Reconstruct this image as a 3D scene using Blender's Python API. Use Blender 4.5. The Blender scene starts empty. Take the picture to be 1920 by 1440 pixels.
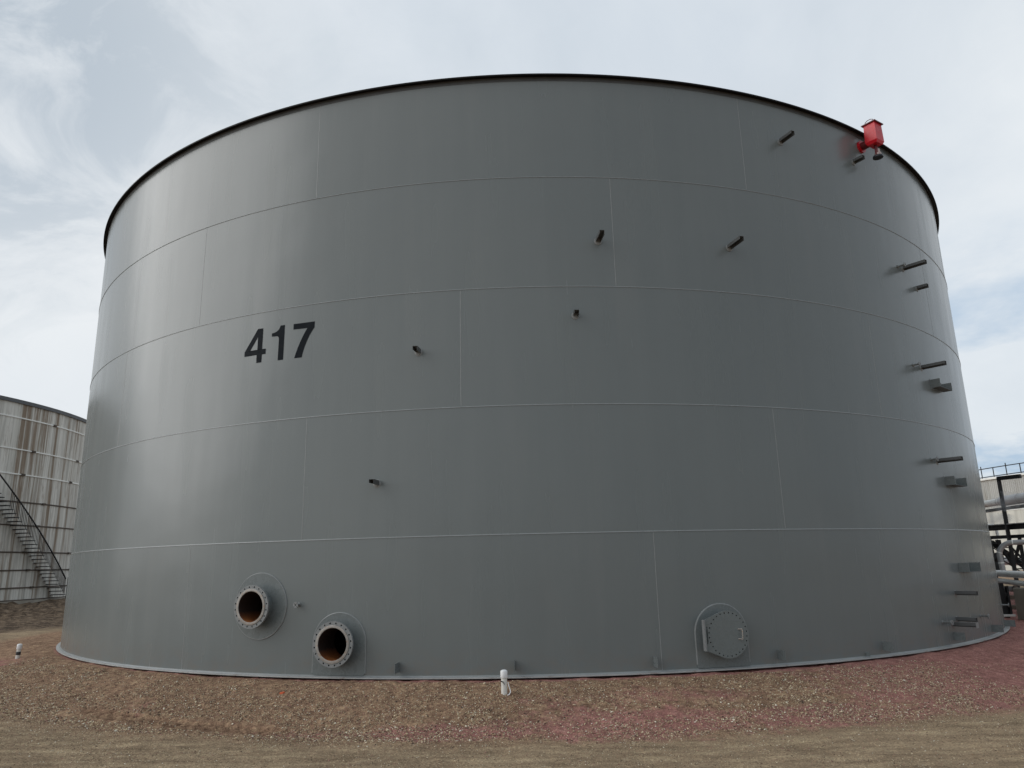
import bpy, math, random
import numpy as np
from mathutils import Vector, Matrix
from mathutils.geometry import tessellate_polygon
random.seed(7); rng = np.random.default_rng(11)
sc = bpy.context.scene
col = sc.collection
R, D, H0 = 15.24, 29.359, 1.984            # tank radius, distance of its centre, eye height above the base plate
TOP = 12.29
PI = math.pi
rad = math.radians

# ------------------------------------------------------------------ materials
def nmat(name):
    m = bpy.data.materials.new(name); m.use_nodes = True
    nt = m.node_tree; return m, nt, nt.nodes['Principled BSDF']
def N(nt, typ, **kw):
    n = nt.nodes.new(typ)
    for k, v in kw.items(): setattr(n, k, v)
    return n
def L(nt, a, b): nt.links.new(a, b)
def coords(nt, kind='Object', scale=(1, 1, 1), loc=(0, 0, 0)):
    tc = N(nt, 'ShaderNodeTexCoord'); mp = N(nt, 'ShaderNodeMapping')
    mp.inputs['Scale'].default_value = scale; mp.inputs['Location'].default_value = loc
    L(nt, tc.outputs[kind], mp.inputs['Vector']); return mp.outputs[0]
def noise(nt, vec, scale, detail=4, rough=.55, dist=0.0):
    n = N(nt, 'ShaderNodeTexNoise'); n.inputs['Scale'].default_value = scale
    n.inputs['Detail'].default_value = detail; n.inputs['Roughness'].default_value = rough
    n.inputs['Distortion'].default_value = dist
    L(nt, vec, n.inputs['Vector']); return n.outputs['Fac']
def ramp(nt, fac, stops):
    r = N(nt, 'ShaderNodeValToRGB'); e = r.color_ramp.elements
    while len(e) < len(stops): e.new(.5)
    for el, (p, c) in zip(e, stops):
        el.position = p; el.color = (c, c, c, 1) if isinstance(c, (int, float)) else (*c, 1)
    L(nt, fac, r.inputs[0]); return r.outputs[0]
def mix(nt, fac, a, b, mode='MIX'):
    m = N(nt, 'ShaderNodeMix', data_type='RGBA', blend_type=mode)
    for sock, v in ((0, fac), (6, a), (7, b)):
        if isinstance(v, (int, float)): m.inputs[sock].default_value = v
        elif isinstance(v, tuple): m.inputs[sock].default_value = (*v, 1)
        else: L(nt, v, m.inputs[sock])
    return m.outputs[2]
def math_(nt, op, a, b=0.0):
    m = N(nt, 'ShaderNodeMath', operation=op)
    for i, v in enumerate((a, b)):
        if isinstance(v, (int, float)): m.inputs[i].default_value = v
        else: L(nt, v, m.inputs[i])
    return m.outputs[0]
def bump(nt, b, h, strength, dist=.02):
    n = N(nt, 'ShaderNodeBump'); n.inputs['Strength'].default_value = strength
    n.inputs['Distance'].default_value = dist
    L(nt, h, n.inputs['Height']); L(nt, n.outputs[0], b.inputs['Normal'])
def paint(name, c, rough=.5, metal=0.0, var=.15, scale=3.0, spec=.5, dirt=None, bumps=.05):
    m, nt, b = nmat(name); v = coords(nt)
    f = noise(nt, v, scale, 6, .6)
    c0 = tuple(x * (1 - var) for x in c); c1 = tuple(min(1, x * (1 + var)) for x in c)
    out = ramp(nt, f, [(.3, c0), (.7, c1)])
    if dirt:
        g = ramp(nt, noise(nt, v, scale * 2.3, 8, .7), [(dirt[1], 0), (dirt[1] + .12, 1)])
        out = mix(nt, g, out, dirt[0])
    L(nt, out, b.inputs['Base Color'])
    L(nt, ramp(nt, noise(nt, v, scale * 4, 3), [(.3, max(0, rough - .08)), (.7, min(1, rough + .08))]), b.inputs['Roughness'])
    b.inputs['Metallic'].default_value = metal; b.inputs['Specular IOR Level'].default_value = spec
    bump(nt, b, noise(nt, v, scale * 12, 4), bumps, .01)
    return m

def tank_paint():
    m, nt, b = nmat('semi_gloss_grey_paint')
    st = noise(nt, coords(nt, 'UV', (2.2, .10, 1)), 1, 6, .6)          # vertical tone streaks
    st2 = noise(nt, coords(nt, 'UV', (2.4, .25, 1)), 1, 3, .5)
    big = noise(nt, coords(nt, 'UV', (.22, .22, 1)), 1, 3, .5)
    c = ramp(nt, st, [(.30, (.156, .177, .179)), (.70, (.171, .192, .193))])
    c = mix(nt, .35, c, ramp(nt, big, [(.35, (.151, .172, .176)), (.65, (.178, .198, .197))]))
    pale_streak = ramp(nt, noise(nt, coords(nt, 'UV', (1.6, .16, 1), (5, 2, 0)), 1, 4, .6), [(.54, 0), (.78, .35)])  # paler vertical streaks
    c = mix(nt, pale_streak, c, (.20, .213, .21))
    L(nt, c, b.inputs['Base Color'])
    r = ramp(nt, st2, [(.3, .22), (.7, .29)])
    L(nt, r, b.inputs['Roughness'])
    b.inputs['Specular IOR Level'].default_value = .5
    uvn = N(nt, 'ShaderNodeTexCoord'); sx = N(nt, 'ShaderNodeSeparateXYZ'); L(nt, uvn.outputs['UV'], sx.inputs[0])
    splash = math_(nt, 'MULTIPLY', ramp(nt, sx.outputs[1], [(0.0, 1), (.55, 0)]), ramp(nt, noise(nt, coords(nt, 'UV', (2.5, 3.5, 1)), 1, 6, .7), [(.42, 0), (.7, .55)]))
    c = mix(nt, splash, c, (.20, .165, .135)); L(nt, c, b.inputs['Base Color'])
    h = math_(nt, 'ADD', math_(nt, 'ADD', math_(nt, 'MULTIPLY', noise(nt, coords(nt, 'UV', (1.1, .14, 1)), 1, 3, .5), .8), math_(nt, 'MULTIPLY', noise(nt, coords(nt, 'UV', (.35, .42, 1)), 1, 2, .5), 2.6)),
              math_(nt, 'MULTIPLY', noise(nt, coords(nt, 'UV', (60, 60, 1)), 1, 2, .5), .012))
    bump(nt, b, h, .30, .03)
    return m
M_tank = tank_paint()
M_wall = paint('grey_wall_fitting_paint', (.155, .176, .178), .28, var=.03, scale=2)
M_weld = paint('painted_weld_bead', (.24, .255, .255), .35, var=.1, scale=8)
M_rim = paint('dark_rim', (.012, .011, .011), .6, var=.2, spec=.15)  # near-black over the whole rim
M_ring = paint('base_plate_grey', (.40, .405, .395), .5, var=.15, scale=1.5, dirt=((.2, .14, .11), .56))
M_digit = paint('black_digit_paint', (.008, .011, .015), .55, var=.1, spec=.06)
M_fit = paint('fitting_grey_paint', (.158, .170, .169), .28, var=.06)
M_fitlt = paint('worn_flange_grey', (.22, .232, .235), .4, var=.12, scale=10, dirt=((.33, .30, .27), .58))
M_brk = paint('shaded_bracket_grey', (.095, .10, .102), .45, var=.12, spec=.35)  # darker than the wall grey: underside shade is put into the colour
M_face = paint('machined_flange_face', (.33, .31, .285), .5, metal=.2, var=.25, scale=9, dirt=((.30, .17, .08), .56))
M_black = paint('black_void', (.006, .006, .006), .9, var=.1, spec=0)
M_red = paint('red_gloss_paint', (.56, .006, .018), .35, var=.12, scale=4)
M_redd = paint('dark_red_trim', (.12, .008, .012), .45, var=.12)
M_pink = paint('pale_valve_metal', (.45, .36, .33), .4, metal=.4, var=.2)
M_navy = paint('outlet_dark', (.012, .014, .024), .5, var=.1)
M_pvc = paint('white_plastic_pipe', (.72, .71, .66), .4, var=.08, scale=12, dirt=((.38, .33, .25), .62))
M_cap = paint('white_cap_plastic', (.82, .83, .84), .35, var=.04)
M_tape = paint('black_tape', (.03, .03, .032), .5, var=.1)
M_steel = paint('black_steelwork', (.014, .014, .015), .6, var=.3)
M_rust = paint('rusty_dark_steel', (.09, .07, .055), .8, var=.4, scale=2)
M_insul = paint('pale_pipe_cladding', (.86, .86, .82), .5, metal=.0, var=.15, scale=2)
M_alu = paint('dull_aluminium_cladding', (.42, .42, .42), .45, metal=.3, var=.25, scale=1.3)
M_conc = paint('weathered_concrete', (.34, .31, .26), .9, var=.2, scale=1.5)
M_wood = paint('old_timber', (.16, .13, .10), .9, var=.25, scale=3)
M_orange = paint('orange_scrap', (.65, .12, .04), .6, var=.1)

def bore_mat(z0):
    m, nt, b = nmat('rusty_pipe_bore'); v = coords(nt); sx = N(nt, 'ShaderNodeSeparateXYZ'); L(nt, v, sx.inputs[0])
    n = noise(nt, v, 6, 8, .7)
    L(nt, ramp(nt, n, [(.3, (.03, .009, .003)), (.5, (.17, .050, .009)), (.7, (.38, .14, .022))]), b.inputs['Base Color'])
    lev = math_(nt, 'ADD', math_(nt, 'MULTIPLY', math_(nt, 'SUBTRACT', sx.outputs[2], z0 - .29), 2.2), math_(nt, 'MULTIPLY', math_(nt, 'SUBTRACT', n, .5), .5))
    upper_shade = ramp(nt, lev, [(.08, 0), (.42, 1)])  # shade of the upper bore painted in by height, over the rust
    c = mix(nt, upper_shade, ramp(nt, n, [(.3, (.07, .02, .006)), (.5, (.26, .075, .012)), (.7, (.42, .15, .03))]), (.022, .011, .007))
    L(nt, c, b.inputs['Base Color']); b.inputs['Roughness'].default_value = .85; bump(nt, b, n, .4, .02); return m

def old_tank_mat():
    m, nt, b = nmat('rust_streaked_white_paint')
    s1 = noise(nt, coords(nt, 'UV', (1.6, .05, 1)), 1, 6, .7)
    s2 = noise(nt, coords(nt, 'UV', (1.3, .035, 1), (3, 7, 0)), 1, 6, .75)
    s3 = noise(nt, coords(nt, 'UV', (4.5, .12, 1), (9, 1, 0)), 1, 5, .65)
    base = ramp(nt, s1, [(.3, (.52, .505, .45)), (.5, (.68, .665, .61)), (.7, (.82, .80, .74))])
    base = mix(nt, ramp(nt, s3, [(.47, 0), (.66, .62)]), base, (.22, .20, .17))
    rust = ramp(nt, s2, [(.51, 0), (.60, .8)])
    c = mix(nt, rust, base, (.17, .10, .045))
    low = ramp(nt, noise(nt, coords(nt, 'UV', (2.5, .5, 1)), 1, 5, .7), [(.55, 0), (.7, .55)])
    c = mix(nt, low, c, (.20, .13, .08))
    L(nt, c, b.inputs['Base Color']); b.inputs['Roughness'].default_value = .75
    bump(nt, b, s3, .15, .02); return m
M_old = old_tank_mat()
def clad_mat(name, wavescale, c0, c1):
    m, nt, b = nmat(name)
    w = N(nt, 'ShaderNodeTexWave', wave_type='BANDS', bands_direction='X')
    w.inputs['Scale'].default_value = wavescale; w.inputs['Distortion'].default_value = 0
    L(nt, coords(nt, 'UV'), w.inputs['Vector'])
    s = noise(nt, coords(nt, 'UV', (.8, .06, 1)), 1, 6, .7)
    c = ramp(nt, s, [(.35, c0), (.65, c1)])
    c = mix(nt, ramp(nt, noise(nt, coords(nt, 'UV', (2.5, .2, 1)), 1, 5, .7), [(.55, 0), (.7, .5)]), c, (.22, .19, .14))
    L(nt, c, b.inputs['Base Color']); b.inputs['Roughness'].default_value = .6
    c = mix(nt, .35, c, ramp(nt, w.outputs['Fac'], [(.0, .45), (.35, 1)]), 'MULTIPLY'); L(nt, c, b.inputs['Base Color']); bump(nt, b, w.outputs['Fac'], .8, .08); return m
M_corr = clad_mat('corrugated_grey_cladding', 1.6, (.42, .42, .40), (.54, .54, .51))
M_panel = clad_mat('smooth_pale_cladding', .25, (.52, .51, .46), (.68, .67, .60))

def ground_mat(name='gravel_ground'):
    m, nt, b = nmat(name)
    at = N(nt, 'ShaderNodeAttribute', attribute_name='red'); at2 = N(nt, 'ShaderNodeAttribute', attribute_name='mound')
    v = coords(nt)
    fine = noise(nt, v, 38, 6, .75); mid = noise(nt, v, 7, 6, .65); big = noise(nt, v, .7, 5, .6)
    vs = coords(nt, 'Object', (.5, 2.2, 1)); drag = noise(nt, vs, 2.0, 6, .65)
    fl = ramp(nt, drag, [(.3, (.235, .172, .110)), (.5, (.37, .275, .178)), (.72, (.54, .42, .27))])
    mo = ramp(nt, mid, [(.3, (.18, .104, .068)), (.5, (.32, .202, .130)), (.72, (.52, .36, .225))])
    c = mix(nt, at2.outputs['Fac'], fl, mo)
    rd = ramp(nt, mid, [(.3, (.26, .118, .104)), (.55, (.41, .195, .168)), (.75, (.54, .29, .25))])
    jit = math_(nt, 'ADD', at.outputs['Fac'], math_(nt, 'MULTIPLY', math_(nt, 'SUBTRACT', noise(nt, v, 2.6, 7, .7), .5), 1.5))
    c = mix(nt, ramp(nt, jit, [(.34, 0), (.66, .92)]), c, rd)
    c = mix(nt, 1.0, c, ramp(nt, fine, [(.30, .35), (.5, .95), (.72, 1.6)]), 'MULTIPLY')
    c = mix(nt, .6, c, ramp(nt, big, [(.3, .75), (.7, 1.2)]), 'MULTIPLY')
    a3 = N(nt, 'ShaderNodeAttribute', attribute_name='bank')
    bk = ramp(nt, noise(nt, v, 2.6, 9, .8), [(.38, (.03, .021, .015)), (.5, (.13, .092, .062)), (.62, (.28, .21, .145))])
    c = mix(nt, a3.outputs['Fac'], c, bk)
    L(nt, c, b.inputs['Base Color']); b.inputs['Roughness'].default_value = .95
    b.inputs['Specular IOR Level'].default_value = .15
    h = math_(nt, 'ADD', math_(nt, 'MULTIPLY', fine, .5), mid)
    bump(nt, b, h, 1.0, .05); return m
M_ground = ground_mat()
def chip_mat():
    m, nt, b = nmat('gravel_chip')
    at = N(nt, 'ShaderNodeAttribute', attribute_name='tint')
    L(nt, at.outputs['Color'], b.inputs['Base Color']); b.inputs['Roughness'].default_value = .9; return m
M_chip = chip_mat()

# ------------------------------------------------------------------ mesh tools
ORG = {}
class MB:
    def __init__(s): s.v = []; s.f = []; s.uv = None
    def add(s, vs, fs):
        s.g = getattr(s, 'g', []) + [(vs, fs)]; o = len(s.v); s.v += [tuple(map(float, p)) for p in vs]; s.f += [tuple(i + o for i in f) for f in fs]
    def box(s, c, ex, ey, ez):                                 # centre, three half-extent vectors
        c = Vector(c); ex, ey, ez = map(Vector, (ex, ey, ez))
        vs = [c + a * ex + b * ey + d * ez for d in (-1, 1) for b in (-1, 1) for a in (-1, 1)]
        s.add(vs, [(0, 2, 3, 1), (4, 5, 7, 6), (0, 1, 5, 4), (2, 6, 7, 3), (0, 4, 6, 2), (1, 3, 7, 5)])
    def tube(s, pts, r, n=12, cap=True):
        pts = [Vector(p) for p in pts]; rs = r if isinstance(r, (list, tuple)) else [r] * len(pts)
        prev = None; base = len(s.v); vs = []; fs = []
        for i, p in enumerate(pts):
            t = (pts[min(i + 1, len(pts) - 1)] - pts[max(i - 1, 0)]).normalized()
            if prev is None:
                a = Vector((0, 0, 1)) if abs(t.z) < .9 else Vector((1, 0, 0))
                u = t.cross(a).normalized()
            else: u = (prev - t * prev.dot(t)).normalized()
            w = t.cross(u); prev = u
            vs += [p + (u * math.cos(2 * PI * k / n) + w * math.sin(2 * PI * k / n)) * rs[i] for k in range(n)]
        for i in range(len(pts) - 1):
            for k in range(n):
                a = i * n + k; b = i * n + (k + 1) % n; fs.append((a, b, b + n, a + n))
        if cap: fs += [tuple(range(n))[::-1], tuple(range((len(pts) - 1) * n, len(pts) * n))]
        s.add(vs, fs)
    def lathe(s, prof, o, ax, n=40, u=None):                   # prof: (radius, height) along axis
        o = Vector(o); ax = Vector(ax).normalized()
        if u is None: u = ax.cross(Vector((0, 0, 1)) if abs(ax.z) < .9 else Vector((1, 0, 0))).normalized()
        w = ax.cross(u); vs = []; fs = []
        for (r, h) in prof: vs += [o + ax * h + (u * math.cos(2 * PI * k / n) + w * math.sin(2 * PI * k / n)) * r for k in range(n)]
        for i in range(len(prof) - 1):
            for k in range(n):
                a = i * n + k; b = i * n + (k + 1) % n; fs.append((a, b, b + n, a + n))
        s.add(vs, fs)
    def plate(s, outer, holes, o, ex, ey, ez, t):              # polygon with holes in the ex/ey plane, thickness t along ez
        o, ex, ey, ez = map(Vector, (o, ex, ey, ez))
        loops = [outer] + list(holes)
        tri = tessellate_polygon([[Vector((x, y, 0)) for x, y in lp] for lp in loops])
        flat = [p for lp in loops for p in lp]; n = len(flat)
        top = [o + ex * x + ey * y + ez * t for x, y in flat]; bot = [o + ex * x + ey * y for x, y in flat]
        fs = [tuple(f) for f in tri] + [tuple(i + n for i in f[::-1]) for f in tri]
        k = 0
        for lp in loops:
            m = len(lp)
            for i in range(m):
                a = k + i; b = k + (i + 1) % m; fs.append((a, b, b + n, a + n))
            k += m
        s.add(top + bot, fs)
    def build(s, name, mat, parent=None, sharp=35, smooth=True, normals=True):
        org = Vector(ORG.get(parent.name, (0, 0, 0))) if parent else Vector((0, 0, 0))
        me = bpy.data.meshes.new(name)
        me.from_pydata([tuple(Vector(p) - org) for p in s.v], [], s.f); me.validate()
        if normals:
            import bmesh
            bm = bmesh.new(); bm.from_mesh(me); bmesh.ops.recalc_face_normals(bm, faces=bm.faces); bm.to_mesh(me); bm.free()
        if smooth:
            me.polygons.foreach_set('use_smooth', [True] * len(me.polygons)); me.set_sharp_from_angle(angle=rad(sharp))
        me.materials.append(mat)
        o = bpy.data.objects.new(name, me); col.objects.link(o)
        if parent: o.parent = parent; ORG[o.name] = org
        else: ORG[o.name] = Vector((0, 0, 0))
        return o
def each(mb, name, mat, parent, **kw):                           # one object per piece
    for vs, fs in mb.g:
        q = MB(); q.add(vs, fs); o = q.build(name, mat, parent, **kw)
    return o
def circ(r, n=48, cx=0, cy=0, a0=0): return [(cx + r * math.cos(a0 + 2 * PI * k / n), cy + r * math.sin(a0 + 2 * PI * k / n)) for k in range(n)]
def tag(o, label=None, cat=None, group=None, kind=None):
    for k, v in (('label', label), ('category', cat), ('group', group), ('kind', kind)):
        if v: o[k] = v
    return o
def root(name, loc, label, cat, group=None):
    o = bpy.data.objects.new(name, None); o.location = loc; o.empty_display_size = .3; col.objects.link(o); ORG[o.name] = Vector(loc)
    return tag(o, label, cat, group)
def frame(th, c=(0, D), r=R):                                  # point on a tank wall and its outward, rightward, up axes
    a = rad(th); er = Vector((math.sin(a), -math.cos(a), 0)); et = Vector((math.cos(a), math.sin(a), 0))
    return Vector((c[0], c[1], 0)) + er * r, er, et, Vector((0, 0, 1))
def shell(c, r, z0, z1, name, mat, parent, n=720, nz=1, skip=None, inner=None):
    org = ORG[parent.name]; vs = []; uv = []; fs = []
    zs = [z0 + (z1 - z0) * i / nz for i in range(nz + 1)]
    for z in zs:
        for k in range(n + 1):
            a = -PI + 2 * PI * k / n
            vs.append((c[0] + r * math.sin(a) - org[0], c[1] - r * math.cos(a) - org[1], z - org[2])); uv.append((r * a, z))
    if inner:                                                  # ledge on top, going in to the thinner course above
        for k in range(n + 1):
            a = -PI + 2 * PI * k / n
            vs.append((c[0] + inner * math.sin(a) - org[0], c[1] - inner * math.cos(a) - org[1], z1 - org[2])); uv.append((r * a, z1))
    rows = nz + (1 if inner else 0)
    for i in range(rows):
        for k in range(n):
            if skip and i < nz:
                a = -PI + 2 * PI * (k + .5) / n; z = (zs[i] + zs[i + 1]) / 2
                if any(math.hypot((a - rad(t)) * r, z - zz) < .36 for t, zz in skip): continue
            q = i * (n + 1) + k; fs.append((q, q + 1, q + n + 2, q + n + 1))
    me = bpy.data.meshes.new(name); me.from_pydata(vs, [], fs)
    ul = me.uv_layers.new(name='UVMap'); li = np.empty(len(me.loops), dtype=np.int32); me.loops.foreach_get('vertex_index', li)
    ul.data.foreach_set('uv', np.array(uv, dtype=np.float32)[li].ravel())
    me.polygons.foreach_set('use_smooth', [True] * len(me.polygons)); me.set_sharp_from_angle(angle=rad(35))
    me.materials.append(mat); o = bpy.data.objects.new(name, me); col.objects.link(o); o.parent = parent; ORG[o.name] = Vector(org)
    return o
def hoop(mb, c, r, z, prof, n=480, a0=-PI, a1=PI):             # sweep a closed (dr, dz) profile round a tank
    m = len(prof); vs = []; fs = []; full = abs(a1 - a0 - 2 * PI) < 1e-6; N_ = n if full else n + 1
    for k in range(N_):
        a = a0 + (a1 - a0) * k / n
        for dr, dz in prof: vs.append((c[0] + (r + dr) * math.sin(a), c[1] - (r + dr) * math.cos(a), z + dz))
    for k in range(n):
        k2 = (k + 1) % N_
        for j in range(m): fs.append((k * m + j, k * m + (j + 1) % m, k2 * m + (j + 1) % m, k2 * m + j))
    if not full: fs += [tuple(range(m)), tuple(range((N_ - 1) * m, N_ * m))[::-1]]
    mb.add(vs, fs)

# ------------------------------------------------------------------ the big grey tank
TC = (0, D)
tank = root('storage_tank', (0, D, 0), 'huge freshly painted grey steel storage tank marked 417 on a reddish gravel pad', 'storage tank')
HS = [0.0, 2.499, 4.966, 7.413, 9.873, TOP]
NOZ = [(-20.18, 1.27), (-13.46, .60)]
CR = [R + .004 * (4 - k) for k in range(5)]
VS = [[-27.7, 9.08, 45.6], [-53.2, -16.82, 19.7], [-40.95, -4.54, 31.8], [-28.92, 7.45, 44.4], [-53.1, -16.86, 19.5]]
for k in range(5):
    co = shell(TC, CR[k], HS[k], HS[k + 1], 'shell_course', M_tank, tank, nz=24 if k == 0 else 1,
               skip=NOZ if k == 0 else None, inner=CR[k + 1] if k < 4 else None)
    if k < 4:
        w = MB(); hoop(w, TC, CR[k + 1], HS[k + 1], [(0, .016), (.006, .012), (.011, .003), (.0135, -.002), (.004, -.006), (0, -.004)], 720)
        w.build('weld_seam', M_weld, tank)
    ths = VS[k] + [VS[k][-1] + 36.3 * j for j in range(1, 7)]
    for t in ths:
        w = MB(); o, er, et, up = frame(t, TC, CR[k])
        sec = [(-.010, -.003), (-.006, .0015), (0, .003), (.006, .0015), (.010, -.003)]
        n = 14; vs = []; fs = []
        for i in range(n + 1):
            z = HS[k] + .03 + (HS[k + 1] - HS[k] - .05) * i / n; j_ = random.uniform(-.0015, .0015)
            vs += [o + et * (a + j_) + er * b + up * z for a, b in sec]
        for i in range(n):
            for q in range(4): fs.append((i * 5 + q, i * 5 + q + 1, i * 5 + q + 6, i * 5 + q + 5))
        w.add(vs, fs); w.build('weld_seam', M_weld, tank)
m = MB(); hoop(m, TC, R, TOP, [(0, .0), (.006, 0), (.006, -.10), (0, -.10)], 720)
m.build('curb_angle', M_brk, tank)
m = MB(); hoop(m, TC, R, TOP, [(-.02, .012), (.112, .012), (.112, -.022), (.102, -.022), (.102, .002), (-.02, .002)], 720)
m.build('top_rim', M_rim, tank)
m = MB(); hoop(m, TC, R, 0, [(-.2, -.022), (-.2, 0), (.115, 0), (.115, -.018)], 720); m.build('base_plate', M_ring, tank)
m = MB(); m.lathe([(R + .05, -.020), (.01, -.020)], (0, D, 0), (0, 0, 1), 128); m.build('tank_floor', M_rust, tank)
m = MB(); hoop(m, TC, CR[0], 0, [(-.004, .001), (-.004, .03), (.006, .024), (.026, .004), (.030, .001)], 720); m.build('base_weld', M_weld, tank)
m = MB(); m.lathe([(R + .02, TOP + .01), (.3, TOP + 1.0)], (0, D, 0), (0, 0, 1), 128); m.build('roof', M_fit, tank)

# painted number, metres along the wall and above the base plate
DIG = {'4': ([(-5.700, 7.044), (-5.700, 6.575), (-5.601, 6.570), (-5.601, 6.455), (-5.700, 6.455), (-5.701, 6.279), (-5.838, 6.279), (-5.840, 6.459), (-6.180, 6.459), (-6.181, 6.560), (-5.843, 7.046)],
             [[(-5.829, 6.863), (-5.829, 6.574), (-6.026, 6.574)]]),
       '1': ([(-5.130, 7.038), (-5.134, 6.268), (-5.272, 6.268), (-5.268, 6.738), (-5.275, 6.776), (-5.292, 6.799), (-5.325, 6.811), (-5.456, 6.817), (-5.459, 6.889), (-5.397, 6.897), (-5.328, 6.919), (-5.273, 6.964), (-5.240, 7.038)], []),
       '7': ([(-4.388, 7.022), (-4.391, 6.889), (-4.441, 6.824), (-4.493, 6.744), (-4.535, 6.665), (-4.572, 6.587), (-4.603, 6.510), (-4.629, 6.432), (-4.655, 6.345), (-4.672, 6.265), (-4.855, 6.265), (-4.832, 6.340), (-4.803, 6.419), (-4.767, 6.512), (-4.725, 6.605), (-4.688, 6.684), (-4.646, 6.762), (-4.609, 6.825), (-4.565, 6.895), (-4.907, 6.903), (-4.908, 7.026)], [])}
for ch in '417':
    outer, holes = DIG[ch]; m = MB(); loops = [outer] + holes
    tri = tessellate_polygon([[Vector((x, y, 0)) for x, y in lp] for lp in loops]); flat = [p for lp in loops for p in lp]
    m.add([(Vector((0, D, 0)) + Vector((math.sin(x / R), -math.cos(x / R), 0)) * (CR[2] + .004) + Vector((0, 0, y))) for x, y in flat], [tuple(t) for t in tri])
    o = m.build('painted_digit', M_digit, tank, smooth=False); tag(o, 'black painted number %s on the grey wall' % ch)

def bolt_holes(n, rc, rh, a0=0): return [circ(rh, 8, rc * math.cos(a0 + 2 * PI * (k + .5) / n), rc * math.sin(a0 + 2 * PI * (k + .5) / n)) for k in range(n)]
def repad(th, z, kind, r, name, parent, hole=.30):
    """reinforcing plate that follows the wall: a ring, or a tombstone reaching the base plate"""
    m = MB(); n = 96; t = .02; rr = CR[0]
    outer = []
    for k in range(n):
        a = 2 * PI * k / n; x, y = math.cos(a), math.sin(a)
        if kind == 'ring' or y >= 0: outer.append((x * r, y * r))
        else:
            s = min(r / max(abs(x), 1e-6), (z - .03) / max(abs(y), 1e-6)); outer.append((x * s, y * s))
    rings = []
    for f, off in ((1.0, -.002), (1.0, t), (.9, t), (.8, t), (.68, t)): rings.append([(x * f, y * f, off) for x, y in outer])
    rings.append([(hole * math.cos(2 * PI * k / n), hole * math.sin(2 * PI * k / n), t) for k in range(n)])
    vs = []
    for rg in rings:
        for x, y, off in rg:
            a = rad(th) + x / rr; vs.append((math.sin(a) * (rr + off), D - math.cos(a) * (rr + off), z + y))
    fs = [(i * n + k, i * n + (k + 1) % n, (i + 1) * n + (k + 1) % n, (i + 1) * n + k) for i in range(len(rings) - 1) for k in range(n)]
    m.add(vs, fs); pl = m.build(name, M_wall, parent, sharp=25)
    w = MB(); path = [outer[k] for k in range(n)]
    if kind != 'ring':                                         # weld bead only up the sides and over the arch
        ks = [k for k in range(n) if not (outer[k][1] < -(z - .06))]
        ks = sorted(ks, key=lambda k: (2 * PI * k / n + PI / 2) % (2 * PI)); path = [outer[k] for k in ks]
    else: path = path + [path[0]]
    pts = []
    for x, y in path:
        a = rad(th) + x / rr; pts.append((math.sin(a) * (rr + .006), D - math.cos(a) * (rr + .006), z + y))
    w.tube(pts, .016, 6, True); w.build('weld_seam', M_weld, pl)
    return pl
for (th, z), kind, pr in ((NOZ[0], 'ring', .62), (NOZ[1], 'tomb', .535)):
    o, er, et, up = frame(th, TC, CR[0]); o = o + up * z
    m = MB(); m.lathe([(.305, -.05), (.305, .21), (.33, .25)], o, er, 48, et); nz = m.build('pipe_nozzle', M_wall, tank)
    tag(nz, 'open flanged pipe nozzle with a %s reinforcing plate' % ('round' if kind == 'ring' else 'arch shaped'))
    repad(th, z, kind, pr, 'reinforcing_plate', nz, .304)
    m = MB(); m.plate(circ(.406, 64), [circ(.338, 48)] + bolt_holes(20, .371, .0165), o + er * .232, et, up, er, .042)
    m.build('flange', M_fitlt, nz)
    m = MB(); m.lathe([(.338, .236), (.338, .286), (.333, .288), (.294, .288), (.288, .282)], o, er, 48, et); m.build('flange_face', M_face, nz)
    m = MB(); m.lathe([(.40, .232), (.345, .2335)], o, er, 32, et); m.build('bolt_hole_shade_ring', M_black, nz)  # black ring added behind the bolt holes in place of their shade
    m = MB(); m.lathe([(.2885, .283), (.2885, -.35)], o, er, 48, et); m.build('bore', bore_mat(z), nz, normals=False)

# manhole
th, z = 13.6, .62; o, er, et, up = frame(th, TC, CR[0]); o = o + up * z
m = MB(); m.lathe([(.31, -.02), (.31, .2)], o, er, 48, et); mh = m.build('manhole', M_wall, tank); tag(mh, 'bolted round manhole with hinged cover and grab handle')
repad(13.6, .62, 'tomb', .525, 'reinforcing_plate', mh, .29)
m = MB(); m.lathe([(.31, .19), (.405, .19), (.405, .222), (.31, .222)], o, er, 48, et); m.build('neck_flange', M_wall, mh)
outl = []
for k in range(41):
    a = rad(104 - 208 * k / 40); outl.append((.416 * math.cos(a), .416 * math.sin(a)))
outl += [(-.455, -.265), (-.455, .265)]
m = MB(); m.plate(outl, bolt_holes(28, .378, .0135) + [[(-.43, .15), (-.405, .15), (-.40, 0), (-.405, -.15), (-.43, -.15)]], o + er * .228, et, up, er, .028)
cv = m.build('cover', M_wall, mh)
m = MB(); m.lathe([(.40, .2265), (.31, .2275)], o, er, 40, et); m.build('cover_hole_shade_ring', M_black, mh)  # black backing under the cover holes, standing in for shade
m = MB(); m.box(o + er * .245 - et * .468, er * .045, et * .012, up * .27); m.build('hinge_plate', M_fitlt, mh)
m = MB(); hp = [(.235, .085, .25), (.25, .087, .32), (.252, .06, .325), (.25, -.06, .325), (.25, -.087, .32), (.235, -.085, .25)]
m.tube([o + et * (a if i in (1, 2, 3, 4) else .205) + up * b + er * c for i, (a, b, c) in enumerate(hp)], .011, 8); m.build('handle', M_face, cv)

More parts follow.
